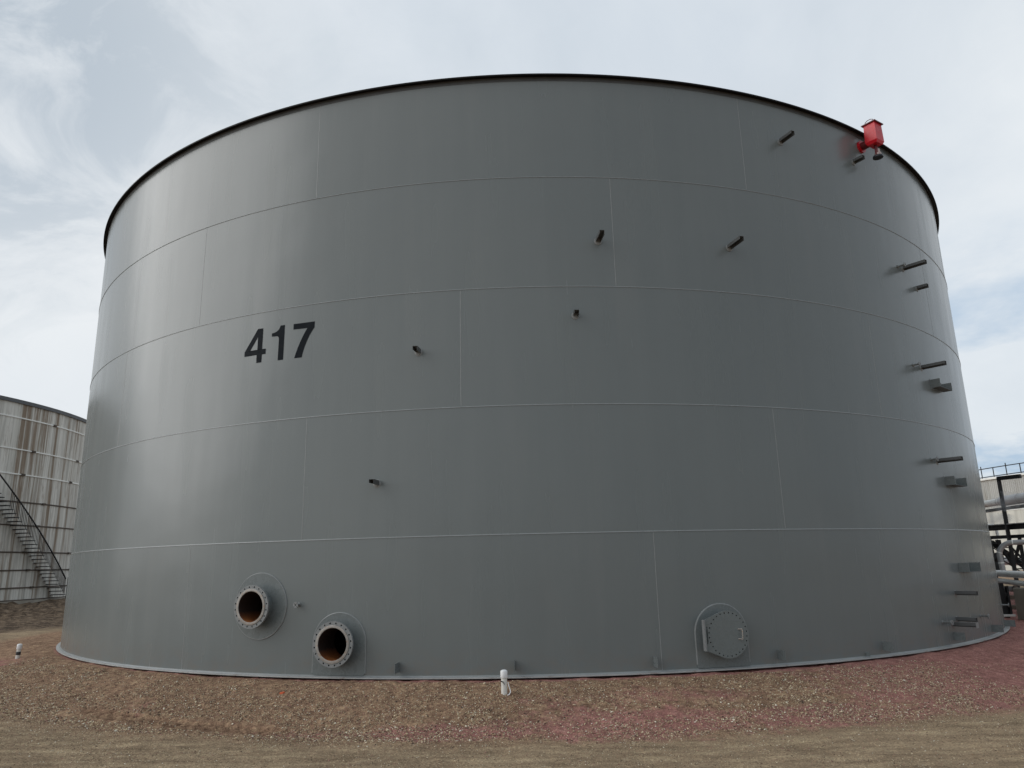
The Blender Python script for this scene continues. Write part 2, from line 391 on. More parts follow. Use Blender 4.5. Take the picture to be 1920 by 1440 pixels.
# small fittings
def angle_iron(th, z, ln, size=.10, pad=True, endplate=False, label=None):
    o, er, et, up = frame(th, TC, R + .004); o = o + up * z; t = .006; h = size / 2
    m = MB()
    sec = [(-h, h), (h, h), (h, -h * .9), (h - t, -h * .9), (h - t, h - t), (-h + t, h - t), (-h + t, -h * .35), (-h, -h * .35)]
    m.plate(sec, [], o, et, up, er, ln)
    b = m.build('support_bracket', M_brk, tank, smooth=False)
    if pad:
        m = MB(); m.lathe([(0, .014), (.075, .014), (.082, .010), (.082, -.003)], o - up * .01 - er * .002, er, 24, et); m.build('base_pad', M_fitlt, b)
    if endplate:
        m = MB(); m.box(o + er * (ln + .006), er * .006, et * (h * 1.1), up * (h * 1.1)); m.build('end_plate', M_fitlt, b)
    return b
for th, z, ln in ((-10.88, 3.55, .29), (-7.78, 6.15, .27), (4.18, 6.80, .20), (6.21, 8.42, .42), (17.24, 8.45, .48), (23.66, 11.30, .40), (33.08, 11.40, .27)):
    angle_iron(th, z, ln)
for th, z, ln in ((39.32, 8.95, .55), (39.86, 6.39, .56), (40.0, 4.10, .56)): angle_iron(th, z, ln)
angle_iron(41.87, 8.575, .26)
angle_iron(39.46, 1.087, .46); angle_iron(37.9, .44, .52, endplate=True); angle_iron(38.9, .53, .42)
def stub(th, z, ln, r=.022, rf=.055):
    o, er, et, up = frame(th, TC, R + .008); o = o + up * z
    m = MB(); m.lathe([(r + .02, -.01), (r + .018, .015), (r, .03), (r, ln), (0, ln)], o, er, 20, et); b = m.build('small_nozzle', M_fit, tank)
    m = MB(); m.plate(circ(rf, 28), [circ(r * .75, 16)] + bolt_holes(4, rf * .72, rf * .14), o + er * (ln - .005), et, up, er, .02); m.build('flange', M_fitlt, b)
    m = MB(); m.lathe([(r * .76, .02), (r * .76, 0), (0, 0)], o + er * (ln - .004), er, 16, et); m.build('bore', M_black, b)
for th, z, ln in ((38.2, 8.93, .17), (38.2, 6.39, .15), (38.8, 4.115, .14), (36.3, .51, .20), (44.4, .51, .18), (57.6, .565, .16), (-16.79, 1.293, .12)): stub(th, z, ln)
def shelf(th, z, dth=2.9):
    """two radial gusset plates joined by a horizontal bottom plate"""
    o, er, et, up = frame(th, TC, R + .003); o2, er2, et2, _ = frame(th + dth, TC, R + .003)
    m = MB(); t = .006
    m.box(o + up * z + er * .115, er * .115, et * t, up * .10); g = m.build('gusset_bracket', M_wall, tank, smooth=False)
    m = MB(); m.box(o2 + up * z + er2 * .115, er2 * .115, et2 * t, up * .10); m.build('gusset_plate', M_wall, g, smooth=False)
    m = MB(); p0, p1 = o + er * .02, o2 + er2 * .02; q0, q1 = o + er * .23, o2 + er2 * .23
    vs = [p + up * (z - .103 + dz) for dz in (0, -.008) for p in (p0, p1, q1, q0)]
    m.add(vs, [(0, 1, 2, 3), (7, 6, 5, 4), (0, 4, 5, 1), (1, 5, 6, 2), (2, 6, 7, 3), (3, 7, 4, 0)]); m.build('bottom_plate', M_brk, g, smooth=False)
    m = MB()
    for p, a in ((o, er), (o2, er2)): m.lathe([(0, .012), (.03, .012), (.03, -.004)], p + up * (z + .10), a, 14)
    each(m, 'weld_lug', M_fitlt, g)
shelf(41.37, 6.04); shelf(41.1, 3.645); shelf(41.0, 1.642)
for th, z, s in ((-9.0, .175, 1), (-1.0, .19, 1), (8.5, .185, 1), (17.9, .19, 1), (27.9, .185, 1), (37.9, .19, 1), (47.6, .17, 1), (57.2, .10, 1), (25.96, .065, .45)):
    o, er, et, up = frame(th, TC, CR[0] - .002); m = MB(); m.box(o + up * z + er * .12 * s, er * .12 * s, et * .005, up * .085 * s)
    m.build('grounding_lug', M_wall, tank, smooth=False)

# red foam chamber just below the rim
th, z = 34.64, 11.93; o, er, et, up = frame(th, TC, R); o = o + up * z
m = MB(); hw, hr, h0, h1 = .165, .15, -.13, .41; c = o + er * .37
vs = [c + et * (a * w1) + er * (b * w2) + up * h for h, w1, w2 in ((h0, hw * .8, hr * .8), (h0 + .07, hw, hr), (h1, hw * .94, hr * .94)) for a, b in ((-1, -1), (1, -1), (1, 1), (-1, 1))]
m.add(vs, [(3, 2, 1, 0), (8, 9, 10, 11)] + [(i * 4 + k, i * 4 + (k + 1) % 4, i * 4 + 4 + (k + 1) % 4, i * 4 + 4 + k) for i in range(2) for k in range(4)])
fc = m.build('foam_chamber', M_red, tank, smooth=False); tag(fc, 'bright red hooded metal box fixed at the tank rim')
m = MB(); m.box(c + up * (h1 + .012), et * (hw + .03), er * (hr + .03), up * .012); m.build('lid', M_redd, fc, smooth=False)
m = MB(); q = c + up * (h1 + .02) - et * .12; m.tube([q - er * .10, q - er * .10 + up * .07, q - er * .04 + up * .10, q + er * .04 + up * .10, q + er * .10 + up * .07, q + er * .10], .009, 6); m.build('lid_handle', M_redd, fc)
m = MB(); m.tube([o + er * .0, o + er * .28], .10, 24); m.build('inlet_pipe', M_redd, fc)
m = MB(); m.lathe([(0, .05), (.155, .05), (.155, .028), (0, .028)], o, er, 28, et); m.lathe([(0, .024), (.155, .024), (.155, .0), (0, 0)], o, er, 28, et); each(m, 'wall_flange', M_red, fc)
q = c + et * .02 - up * .13
m = MB(); m.tube([q, q - up * .28], .036, 16); m.build('outlet_pipe', M_redd, fc)
m = MB(); m.lathe([(.04, -.08), (.058, -.10), (.058, -.18), (.08, -.21), (.08, -.27), (.05, -.29)], q + et * .05, up, 20); m.build('valve_bonnet', M_pink, fc)
m = MB(); m.lathe([(0, -.28), (.11, -.28), (.12, -.30), (.12, -.33), (0, -.33)], q + et * .03, up, 24); m.build('outlet_flange', M_navy, fc)

# ------------------------------------------------------------------ old rust-streaked tank on the left
T2, R2, B2 = (-50.27, 49.08), 18.94, .391; TOP2 = B2 + 12.2
t2 = root('storage_tank', (T2[0], T2[1], B2), 'old white storage tank streaked with rust with a black stair winding up its wall', 'storage tank')
shell(T2, R2, B2, TOP2, 'shell_wall', M_old, t2, n=360)
HB = [(11.57, 1), (9.60, 1), (8.06, 1), (6.37, 0), (4.95, 0), (3.31, 0), (2.22, 0), (1.16, 0)]
for zz, lt in HB:
    m = MB(); hoop(m, T2, R2, zz, [(-.01, .045), (.05, .035), (.05, -.035), (-.01, -.045)], 240)
    m.build('hoop_band', M_insul if lt else M_rust, t2)
    m = MB()
    for k in range(3):
        o, er, et, up = frame(64 + k * 14 + (zz * 7 % 9), T2, R2 + .05); m.box(o + up * zz, er * .05, et * .14, up * .06)
    each(m, 'hoop_joint', M_rust, t2, smooth=False)
m = MB(); hoop(m, T2, R2, TOP2, [(-.05, .10), (.10, .10), (.10, -.13), (.02, -.13)], 240); m.build('top_rim', paint('grey_rim_paint', (.10, .105, .11), .6), t2)
m = MB(); m.lathe([(R2 + .05, TOP2 + .1), (.3, TOP2 + 1.1)], (T2[0], T2[1], 0), (0, 0, 1), 96); m.build('roof', M_alu, t2)
m = MB(); hoop(m, T2, R2, B2, [(-.1, .0), (.35, 0), (.35, -.5), (-.1, -.5)], 240); m.build('foundation_ring', M_conc, t2)
m = MB(); hoop(m, T2, R2, B2, [(-.01, .001), (-.01, .07), (.12, .07), (.12, .001)], 240); m.build('base_flange', M_rust, t2)
st = MB(); NT = 52; zt0, zt1, a_0, a_1 = .62, 12.1, 92.6, 92.6 - 17.9 * (12.1 - .62) / 5.85
P = []
for k in range(NT):
    f = k / (NT - 1); P.append((a_0 + (a_1 - a_0) * f, zt0 + (zt1 - zt0) * f))
m = MB(); m.tube([frame(a, T2, R2 + .80)[0] + Vector((0, 0, z_ + 1.0)) for a, z_ in P], .045, 8)
stair = m.build('staircase', M_steel, t2); tag(stair, 'black steel staircase with handrail winding up the old tank')
for a, z_ in P:
    o, er, et, up = frame(a, T2, R2); m = MB(); m.box(o + er * .42 + up * z_, er * .40, et * .15, up * .025); m.build('tread', M_steel, stair, smooth=False)
for i in range(0, NT * 2 - 1):
    if i >= 48: break
    f = i / 2 / (NT - 1); a = a_0 + (a_1 - a_0) * f; z_ = zt0 + (zt1 - zt0) * f; o, er, et, up = frame(a, T2, R2 + .80)
    m = MB(); m.tube([o + up * z_, o + up * (z_ + 1.0)], .016, 5); m.build('baluster', M_steel, stair)
o, er, et, up = frame(a_0 + 1, T2, R2 + .8); m = MB(); m.tube([o + up * (B2 - .2), o + up * 1.72], .06, 8); m.build('newel_post', M_steel, stair)

# ------------------------------------------------------------------ clad tank far right and the pipework in front of it
T3, R3 = (70.0, 70.0), 30.0; d3 = Vector((T3[0], T3[1], 0)).normalized()
t3 = root('storage_tank', (T3[0], T3[1], 0), 'large pale clad tank with a railed roof behind the pipework on the right', 'storage tank')
shell(T3, R3, 5.35, 8.05, 'upper_cladding', M_corr, t3, n=360)
shell(T3, R3 + .12, 0, 5.3, 'lower_cladding', M_panel, t3, n=360)
m = MB(); hoop(m, T3, R3, 5.3, [(-.1, 0), (.16, 0), (.16, .05), (-.1, .06)], 240); m.build('flashing', M_insul, t3)
m = MB(); hoop(m, T3, R3, 8.05, [(-.1, 0), (.18, 0), (.18, .16), (-.1, .16)], 240); m.build('roof_edge', M_insul, t3)
m = MB(); m.lathe([(R3, 8.2), (.3, 9.3)], (70, 70, 0), (0, 0, 1), 96); m.build('roof', M_alu, t3)
m = MB()
for dz in (.12, .85): hoop(m, T3, R3 - .1, 8.2 + dz, [(-.035, .035), (.035, .035), (.035, -.035), (-.035, -.035)], 240)
gr = m.build('guardrail', M_steel, t3, smooth=False)
for k in range(36):
    o, er, et, up = frame(-85 + k * 2.6, T3, R3 - .1); m = MB(); m.box(o + up * (8.62 + (.12 if k % 2 else 0)), er * .028, et * .028, up * (.42 + (.12 if k % 2 else 0))); m.build('rail_post', M_steel, gr, smooth=False)

def at(az, d, z): return Vector((d * math.sin(rad(az)), d * math.cos(rad(az)), z))
def beam(mb, p, q, w, h):
    p, q = Vector(p), Vector(q); t = (q - p).normalized(); a = Vector((0, 0, 1)) if abs(t.z) < .9 else Vector((0, 1, 0))
    u = t.cross(a).normalized(); v = u.cross(t); mb.box((p + q) / 2, t * (q - p).length / 2, u * w / 2, v * h / 2)
def extrap(p, q, a, b): return p + (q - p) * a, p + (q - p) * b
# overhead pipe
p, q = at(31.39, 40, 4.08), at(33.47, 36.8, 4.08); A, B = extrap(p, q, -1.6, 4.0)
mid = p + (q - p) * .45
r0 = root('overhead_pipe', A, 'thick grey clad pipe running overhead past the black steel frame', 'pipe')
m = MB(); m.tube([A, mid], .15, 20); m.build('clad_pipe', M_insul, r0)
m = MB(); m.tube([mid, B], .21, 20); m.build('clad_pipe', M_alu, r0)
m = MB()
for k in range(10):
    c_ = A + (B - A) * (k + .5) / 10; m.lathe([((.155 if k < 4 else .216), -.03), ((.155 if k < 4 else .216), .03)], c_, (B - A), 20)
each(m, 'cladding_band', M_face, r0)
m = MB(); beam(m, A - Vector((0, 0, .30)), B - Vector((0, 0, .34)), .15, .12); m.build('support_beam', M_steel, r0, smooth=False)
# steel frame
r0 = root('pipe_rack', at(32.3, 33, 0), 'black steel pipe rack with a gallows frame, beams and braces', 'steel frame')
m = MB(); p = at(32.3, 33, -.3); beam(m, p, p + Vector((0, 0, 4.95)), .10, .10); m.build('column', M_steel, r0, smooth=False)
m = MB(); beam(m, at(32.25, 33, 4.62), at(33.5, 32.6, 4.62), .12, .14); m.build('top_beam', M_steel, r0, smooth=False)
m = MB(); p = at(33.8, 32.6, -.3); beam(m, p, p + Vector((0, 0, 4.2)), .10, .10); m.build('column', M_steel, r0, smooth=False)
for (z_, d_, h_) in ((2.84, 34, .17), (2.50, 34, .12)):
    A, B = extrap(at(31.39, d_, z_), at(33.19, d_ - 1.3, z_), -1.5, 4.5); m = MB(); beam(m, A, B, .3, h_); m.build('platform_beam', M_steel, r0, smooth=False)
A, B = extrap(at(31.39, 34, 2.95), at(33.19, 32.7, 2.95), -1.5, 4.5); m = MB(); beam(m, A, B, .5, .03); m.build('platform_deck', M_alu, r0, smooth=False)
m = MB()
for a0, z0_, a1, z1_ in ((31.6, 2.4, 32.3, 1.4), (32.9, 2.4, 32.3, 1.5), (32.35, 2.1, 33.4, 1.2), (33.6, 2.4, 32.8, 1.3), (31.75, 1.5, 31.75, 2.4)):
    beam(m, at(a0, 33.3, z0_), at(a1, 33.3, z1_), .08, .08)
each(m, 'brace', M_steel, r0, smooth=False)
m = MB()
for a0 in (31.25, 32.85, 33.3): p = at(a0, 33.6, -.3); beam(m, p, p + Vector((0, 0, 2.75)), .09, .09)
each(m, 'post', M_steel, r0, smooth=False)
# stairway
r0 = root('stairway', at(33.0, 34.6, 0), 'dark industrial stairway slanting down behind the curved pipe', 'stairway')
for off in (0, .28):
    m = MB(); beam(m, at(31.3, 34.6 + off, 2.35), at(33.9, 34.6 + off, .75), .04, .10 if off == 0 else .2); m.build('stringer', M_steel, r0, smooth=False)
m = MB()
for dz in (.25, .5, .75): m.tube([at(31.3, 34.3, 2.0 + dz - .35), at(33.9, 34.3, .4 + dz - .1)], .022, 6)
each(m, 'handrail', M_steel, r0)
for k in range(9):
    f = k / 8; m = MB(); m.box(at(31.3 + 2.6 * f, 34.75, 2.32 - 1.6 * f), (.18, 0, 0), (0, .35, 0), (0, 0, .02)); m.build('tread', M_rust, r0, smooth=False)
# pale insulated pipes
for z0_, rr_, dd, lab in ((1.27, .105, 0, 'upper and thicker of two pale insulated pipes beside the grey tank'), (1.035, .08, -.1, 'lower and thinner of two pale insulated pipes beside the grey tank')):
    A, B = extrap(at(31.49, 30 + dd, z0_), at(32.74, 28.1 + dd, z0_ - (.0 if dd == 0 else .03)), -1.2, 5)
    n = 60; pts = []; rs = []
    m = MB(); m.tube([A + (B - A) * i / n for i in range(n + 1)], [rr_ * (1 + .02 * (i % 2)) for i in range(n + 1)], 20)
    o = m.build('insulated_pipe', M_insul, None); tag(o, lab, 'pipe', 'pale insulated pipes beside the grey tank')
# big white pipe further back
A, B = extrap(at(31.8, 37, 1.60), at(33.7, 35.6, 1.55), -1, 4); m = MB(); m.tube([A, B], .16, 20); tag(m.build('white_pipe', M_cap, None), 'bright white pipe seen through the bars of the stairway', 'pipe')
# curved pipe
pts = [at(31.70, 31, 1.2), at(31.66, 31, 1.6), at(31.64, 31, 1.85)]
for k in range(1, 8):
    a = PI / 2 * k / 7; pts.append(at(31.64 + .80 * (1 - math.cos(a)), 31, 1.85 + .42 * math.sin(a)))
pts += [at(33.2, 31, 2.27), at(36, 31, 2.27)]
r0 = root('curved_pipe', pts[0], 'grey pipe rising and bending over to the right above the insulated pipes', 'pipe')
m = MB(); m.tube(pts, .085, 18); m.build('clad_pipe', M_alu, r0)
m = MB()
for i in (1, 3, 9, 10): m.tube([pts[i] + (pts[i + 1] - pts[i]).normalized() * -.02, pts[i] + (pts[i + 1] - pts[i]).normalized() * .02], .092, 18)
each(m, 'cladding_band', M_insul, r0)
# vent pipe, valve, stub, support, pier
m = MB(); m.tube([at(31.15, 36, 3.0), at(31.55, 36, 3.02), at(31.68, 36, 2.98), at(31.72, 36, 2.6)], .055, 12); tag(m.build('vent_pipe', M_insul, None), 'thin pale hooked vent pipe under the steam', 'pipe')
r0 = root('pipe_support', at(31.45, 29, -.2), 'black steel pipe support standing on the reddish ground', 'support')
m = MB(); beam(m, at(31.38, 29, -.3), at(31.30, 29, 1.0), .22, .16); m.build('leg', M_steel, r0, smooth=False)
m = MB(); m.box(at(31.45, 28.9, .02), (.22, 0, 0), (0, .12, 0), (0, 0, .03)); m.build('foot_plate', M_insul, r0, smooth=False)
m = MB(); beam(m, at(31.0, 29, 1.2), at(31.75, 29, .55), .06, .06); beam(m, at(31.7, 29, .9), at(31.7, 29, .0), .06, .10); each(m, 'brace', M_steel, r0, smooth=False)
r0 = root('valve', at(31.3, 31.5, 1.6), 'dark valve body on the piping beside the grey tank edge', 'valve')
m = MB(); m.lathe([(0, -.3), (.12, -.3), (.14, -.1), (.09, 0), (.15, .12), (.12, .3), (0, .32)], at(31.33, 31.5, 1.62), (0, 0, 1), 18); m.build('body', M_steel, r0)
m = MB(); m.tube([at(31.33, 31.5, 1.9), at(31.33, 31.5, 2.35)], .03, 8); m.lathe([(0, .33), (.14, .33), (.14, .36), (0, .36)], at(31.33, 31.5, 1.92), (0, 0, 1), 18); each(m, 'hand_wheel', M_steel, r0)
m = MB(); m.lathe([(0, 0), (.035, 0), (.035, .5), (0, .5)], at(31.12, 31.3, 1.75), (0, 0, 1), 10); m.build('gauge_pipe', M_insul, r0)
r0 = root('pipe_stub', at(31.9, 29.5, .8), 'short capped pipe stub pointing at the concrete pier', 'pipe')
A, B = at(31.2, 29.6, .80), at(32.15, 29.3, .80); m = MB(); m.tube([A, B], .09, 18); m.build('pipe', M_alu, r0)
m = MB(); t_ = (B - A).normalized(); m.tube([B - t_ * .02, B + t_ * .03], .12, 20); m.tube([A + (B - A) * .55, A + (B - A) * .6], .10, 18); each(m, 'flange', M_rust, r0)
m = MB(); c_ = at(33.1, 28.2, .35); m.box(c_, (.42, 0, 0), (0, .35, 0), (0, 0, .53)); o = m.build('concrete_pier', M_conc, None, smooth=False)
md = o.modifiers.new('bevel', 'BEVEL'); md.width = .03; md.segments = 2; tag(o, 'weathered concrete pier under the insulated pipes at the right edge', 'pier')
for i, (a0, a1, d_, z_, lab) in enumerate(((31.3, 33.5, 31.5, .12, 'nearer of two old timbers lying behind the pipe support'), (31.2, 33.7, 32.8, .38, 'farther old timber lying on the bank behind the pipe support'))):
    m = MB(); beam(m, at(a0, d_, z_), at(a1, d_ - .5, z_), .2, .14); tag(m.build('timber', M_wood, None, smooth=False), lab, 'timber', 'old timbers lying behind the pipe support')
def steam(name, c, s, dens, label):
    import bmesh
    bm = bmesh.new(); bmesh.ops.create_icosphere(bm, subdivisions=3, radius=1)
    for v in bm.verts:
        k = 1 + .22 * math.sin(v.co.x * 5 + v.co.z * 4) * math.cos(v.co.y * 4 + v.co.x * 3); v.co = Vector((v.co.x * s[0] * k, v.co.y * s[1] * k, v.co.z * s[2] * k))
    me = bpy.data.meshes.new(name); bm.to_mesh(me); bm.free(); o = bpy.data.objects.new(name, me); o.location = c; col.objects.link(o)
    mt = bpy.data.materials.new(name); mt.use_nodes = True; nt = mt.node_tree; nt.nodes.remove(nt.nodes['Principled BSDF'])
    pv = N(nt, 'ShaderNodeVolumePrincipled'); pv.inputs['Color'].default_value = (.95, .95, .96, 1)
    f = ramp(nt, noise(nt, coords(nt), 2.6, 4, .6), [(.42, 0), (.62, 1)])
    L(nt, math_(nt, 'MULTIPLY', f, dens), pv.inputs['Density']); L(nt, pv.outputs[0], nt.nodes['Material Output'].inputs['Volume'])
    me.materials.append(mt); return tag(o, label, 'steam', None, 'stuff')
steam('steam', at(31.6, 36.6, 3.25), (.95, .4, .35), 1.6, 'small white puff of steam drifting over the hooked vent pipe')
steam('steam', at(32.6, 32.0, 3.75), (.75, .35, .35), 1.0, 'thin puff of steam round the black gallows column')

# ------------------------------------------------------------------ ground
def vnoise(x, y, seed):
    xi = np.floor(x).astype(np.int64); yi = np.floor(y).astype(np.int64); fx = x - xi; fy = y - yi
    fx = fx * fx * (3 - 2 * fx); fy = fy * fy * (3 - 2 * fy)
    def h(a, b):
        n = (a * 374761393 + b * 668265263 + seed * 1442695041) & 0x7fffffff
        n = ((n ^ (n >> 13)) * 1274126177) & 0x7fffffff
        return ((n ^ (n >> 16)) & 0xffff) / 65535.0
    return (h(xi, yi) * (1 - fx) + h(xi + 1, yi) * fx) * (1 - fy) + (h(xi, yi + 1) * (1 - fx) + h(xi + 1, yi + 1) * fx) * fy
def fbm(x, y, s, seed, o=4):
    t = 0; a = .5
    for k in range(o): t = t + a * (vnoise(x * s, y * s, seed + k) - .5); s *= 2.03; a *= .55
    return t
def sst(a, b, x): t = np.clip((x - a) / (b - a), 0, 1); return t * t * (3 - 2 * t)
def ground_z(x, y):
    dx, dy = x, y - D; rr = np.hypot(dx, dy); dw = rr - R; th = np.degrees(np.arctan2(dx, -dy))
    right = sst(22, 62, th) * (th < 170)
    low = -.46 + .26 * sst(30, 75, np.abs(th))
    foot = 2.75 + .25 * np.sin(th * .12) + .9 * right
    s = np.clip((dw - .35) / (foot - .35), 0, 1); s = s ** 1.12
    z = -.05 + (low + .05) * (s * s * (3 - 2 * s) * .35 + s * .65)
    d2 = np.hypot(x - T2[0], y - T2[1]) - R2
    k2 = 1 - sst(1.2, 17, d2); z = z + k2 * (.26 - z) * (d2 > -3) + 0 * k2
    z = z + .18 * np.exp(-((d2 - 19) / 1.1) ** 2) * sst(3, 5, dw)
    d1 = np.hypot(x, y)
    bank = sst(30.5, 36, d1) * sst(24, 29, np.degrees(np.arctan2(x, np.maximum(y, .1)))) * (y > 0)
    z = z + bank * (.42 - z)
    amp = sst(.05, .5, dw)
    z = z - .05 * (dw < -.3) + (dw > -.3) * (1 - sst(.35, .8, dw)) * (fbm(x, y, 2.2, 71) * .055 + fbm(x, y, 9, 72) * .03)
    rough = .05 + .12 * k2 * (d2 > 0)
    z = z + amp * (fbm(x, y, .9, 3) * rough * 1.4 + fbm(x, y, 5, 9) * .035 * (1 + 3 * k2) + k2 * fbm(x, y, 1.9, 55) * .5 + fbm(x, y, 19, 21, 3) * .028 * (1 - .45 * sst(2.4, 3.2, dw)))
    # wheel track: pressed band with chevron lugs along the foot of the mound at the left
    a_ = np.radians(th) * (R + 2.3); b_ = dw - (2.30 + .10 * np.clip((a_ + 6) / 2, -.5, 1.5))
    inb = sst(.17, .13, -np.abs(b_) * -1) if False else (1 - sst(.12, .16, np.abs(b_))) * sst(-8.4, -7.6, a_) * (1 - sst(-4.4, -3.0, a_))
    lug = np.abs(((a_ + (b_ + .15) * 1.1) / .17) % 1.0 - .5) * 2
    z = z - inb * (.022 + .045 * sst(.45, .75, lug) * 1.35)
    # long faint ruts in the foreground
    for k, yy in enumerate((9.0, 10.35, 10.9, 8.1)):
        z = z - .012 * np.exp(-((y - yy + .05 * (x + k) + .15 * np.sin(x * .35 + k)) / .09) ** 2)
    return z
def make_ground():
    ang = np.concatenate([np.arange(-180, -130, 1.2), np.arange(-130, -72, .3), np.arange(-72, -42, .22), np.arange(-42, 44, .085), np.arange(44, 74, .2), np.arange(74, 180, 1.2)])
    dr = np.concatenate([[-2.0, -1.0, -.5], np.arange(-.12, 6.2, .028), 6.2 + np.cumsum(.03 * 1.045 ** np.arange(1, 143))])
    dr = dr[dr < 600]; dr = np.append(dr, [900., 1600.])
    A_, D_ = np.meshgrid(np.radians(ang), dr, indexing='ij'); X = (R + D_) * np.sin(A_); Y = D - (R + D_) * np.cos(A_)
    far = sst(60, 200, D_); Z = ground_z(X, Y) * (1 - far) + far * -.5
    th = np.degrees(A_); dw = D_
    red = .95 * (1 - sst(.15, .55, dw)) * sst(-25, 15, th) + .55 * (1 - sst(.1, .35, dw)) * (1 - sst(-25, 15, th))
    red = np.maximum(red, sst(8, 28, th) * (1 - sst(3.2, 4.6, dw + .03 * (50 - th))) * .85)
    for t0, d0, st_, sd, a in ((-4, 2.5, 6, .4, .95), (5, 2.3, 8, .8, .85), (15, 2.5, 8, .6, .85), (22, 1.9, 7, .8, .75), (8, 1.3, 7, .6, .55), (-12, 2.5, 5, .3, .5), (-52, 1.6, 6, 1.0, .6), (-24, 1.9, 4, .35, .35), (1, 1.4, 3, .4, .5)):
        red = np.maximum(red, a * np.exp(-((th - t0) / st_) ** 2 - ((dw - d0) / sd) ** 2))
    red = np.where(dw > 12, 0, red)
    d2 = np.hypot(X - T2[0], Y - T2[1]) - R2; bankm = sst(19, 16.5, d2) if False else (1 - sst(15.5, 18.5, d2 + 2 * fbm(X, Y, .5, 61)))
    bankm = np.maximum(bankm, .6 * (1 - sst(.3, .9, np.abs(d2 - 20 + fbm(X, Y, .3, 62) * 2))) * sst(4, 6, dw))
    mound = 1 - sst(2.3, 3.5, dw + .5 * fbm(X, Y, .8, 40)) ; mound = np.maximum(mound, .6 * sst(12, 16, dw))
    n, mm = X.shape; V = np.stack([X, Y, Z], -1).reshape(-1, 3)
    i = np.arange(n)[:, None]; j = np.arange(mm - 1)[None, :]; i2 = (i + 1) % n
    F = np.stack([i * mm + j, i * mm + j + 1, i2 * mm + j + 1, i2 * mm + j], -1).reshape(-1, 4)
    me = bpy.data.meshes.new('ground'); me.vertices.add(len(V)); me.vertices.foreach_set('co', V.astype(np.float32).ravel())
    me.loops.add(F.size); me.loops.foreach_set('vertex_index', F.astype(np.int32).ravel())
    me.polygons.add(len(F)); me.polygons.foreach_set('loop_start', np.arange(0, F.size, 4, dtype=np.int32))
    me.update(calc_edges=True); me.validate()
    for nm, a in (('red', red), ('mound', mound), ('bank', bankm)):
        at_ = me.attributes.new(nm, 'FLOAT', 'POINT'); at_.data.foreach_set('value', a.astype(np.float32).ravel())
    me.polygons.foreach_set('use_smooth', [True] * len(me.polygons)); me.materials.append(M_ground)
    o = bpy.data.objects.new('ground', me); col.objects.link(o); return tag(o, kind='structure')
make_ground()
def make_chips(n):
    th = rng.uniform(-50, 55, n * 2); dw = np.where(rng.random(n * 2) < .58, .3 + rng.beta(1.6, 1.5, n * 2) * 2.9, rng.uniform(2.2, 5.2, n * 2))
    x = (R + dw) * np.sin(np.radians(th)); y = D - (R + dw) * np.cos(np.radians(th))
    trk = (np.abs(dw - 2.32) < .2) & (th > -28) & (th < -13)
    redz = trk * .45 + sst(24, 34, th) * (dw < 3.4) * .55
    keep = vnoise(x * 1.3, y * 1.3, 77) * .6 + vnoise(x * 4, y * 4, 78) * .4 - redz > rng.uniform(.1, .75, n * 2)
    x, y, dw = x[keep][:n], y[keep][:n], dw[keep][:n]; n = len(x); z = ground_z(x, y)
    base = np.array([[1, 0, 0], [-1, 0, 0], [0, 1, 0], [0, -1, 0], [0, 0, 1], [0, 0, -1]], float)
    fc_ = np.array([[0, 2, 4], [2, 1, 4], [1, 3, 4], [3, 0, 4], [2, 0, 5], [1, 2, 5], [3, 1, 5], [0, 3, 5]])
    s = rng.lognormal(math.log(.0068), .4, n).clip(.003, .019) * np.where(dw > 2.9, .62, 1.0)
    sc3 = np.stack([s * rng.uniform(.7, 1.9, n), s * rng.uniform(.6, 1.2, n), s * rng.uniform(.4, .8, n)], 1)
    V = base[None] * sc3[:, None]; V = V + rng.normal(0, .18, V.shape) * s[:, None, None]
    a = rng.uniform(0, 2 * PI, n); ca, sa = np.cos(a)[:, None], np.sin(a)[:, None]
    t = rng.uniform(-.5, .5, n)[:, None]
    X_ = V[..., 0] * ca - V[..., 1] * sa; Y_ = V[..., 0] * sa + V[..., 1] * ca; Z_ = V[..., 2] + V[..., 0] * t
    V = np.stack([X_ + x[:, None], Y_ + y[:, None], Z_ + (z + s * .35)[:, None]], -1).reshape(-1, 3)
    F = (fc_[None] + (np.arange(n) * 6)[:, None, None]).reshape(-1, 3)
    me = bpy.data.meshes.new('gravel'); me.vertices.add(len(V)); me.vertices.foreach_set('co', V.astype(np.float32).ravel())
    me.loops.add(F.size); me.loops.foreach_set('vertex_index', F.astype(np.int32).ravel())
    me.polygons.add(len(F)); me.polygons.foreach_set('loop_start', np.arange(0, F.size, 3, dtype=np.int32)); me.update(calc_edges=True)
    pal = np.array([[.70, .60, .42], [.52, .42, .27], [.85, .80, .66], [.36, .25, .155], [.17, .11, .075], [.08, .052, .04], [.34, .18, .145]])
    pk = rng.choice(len(pal), n, p=[.13, .2, .05, .30, .15, .07, .10]); c = pal[pk] * rng.uniform(.8, 1.15, (n, 1))
    c = np.concatenate([c, np.ones((n, 1))], 1); c = np.repeat(c, 6, axis=0)
    ca_ = me.color_attributes.new('tint', 'FLOAT_COLOR', 'POINT'); ca_.data.foreach_set('color', c.astype(np.float32).ravel())
    me.materials.append(M_chip); o = bpy.data.objects.new('gravel', me); col.objects.link(o)
    tag(o, 'pale and brown stone chips scattered over the mound and track', 'gravel', None, 'stuff')
make_chips(150000)

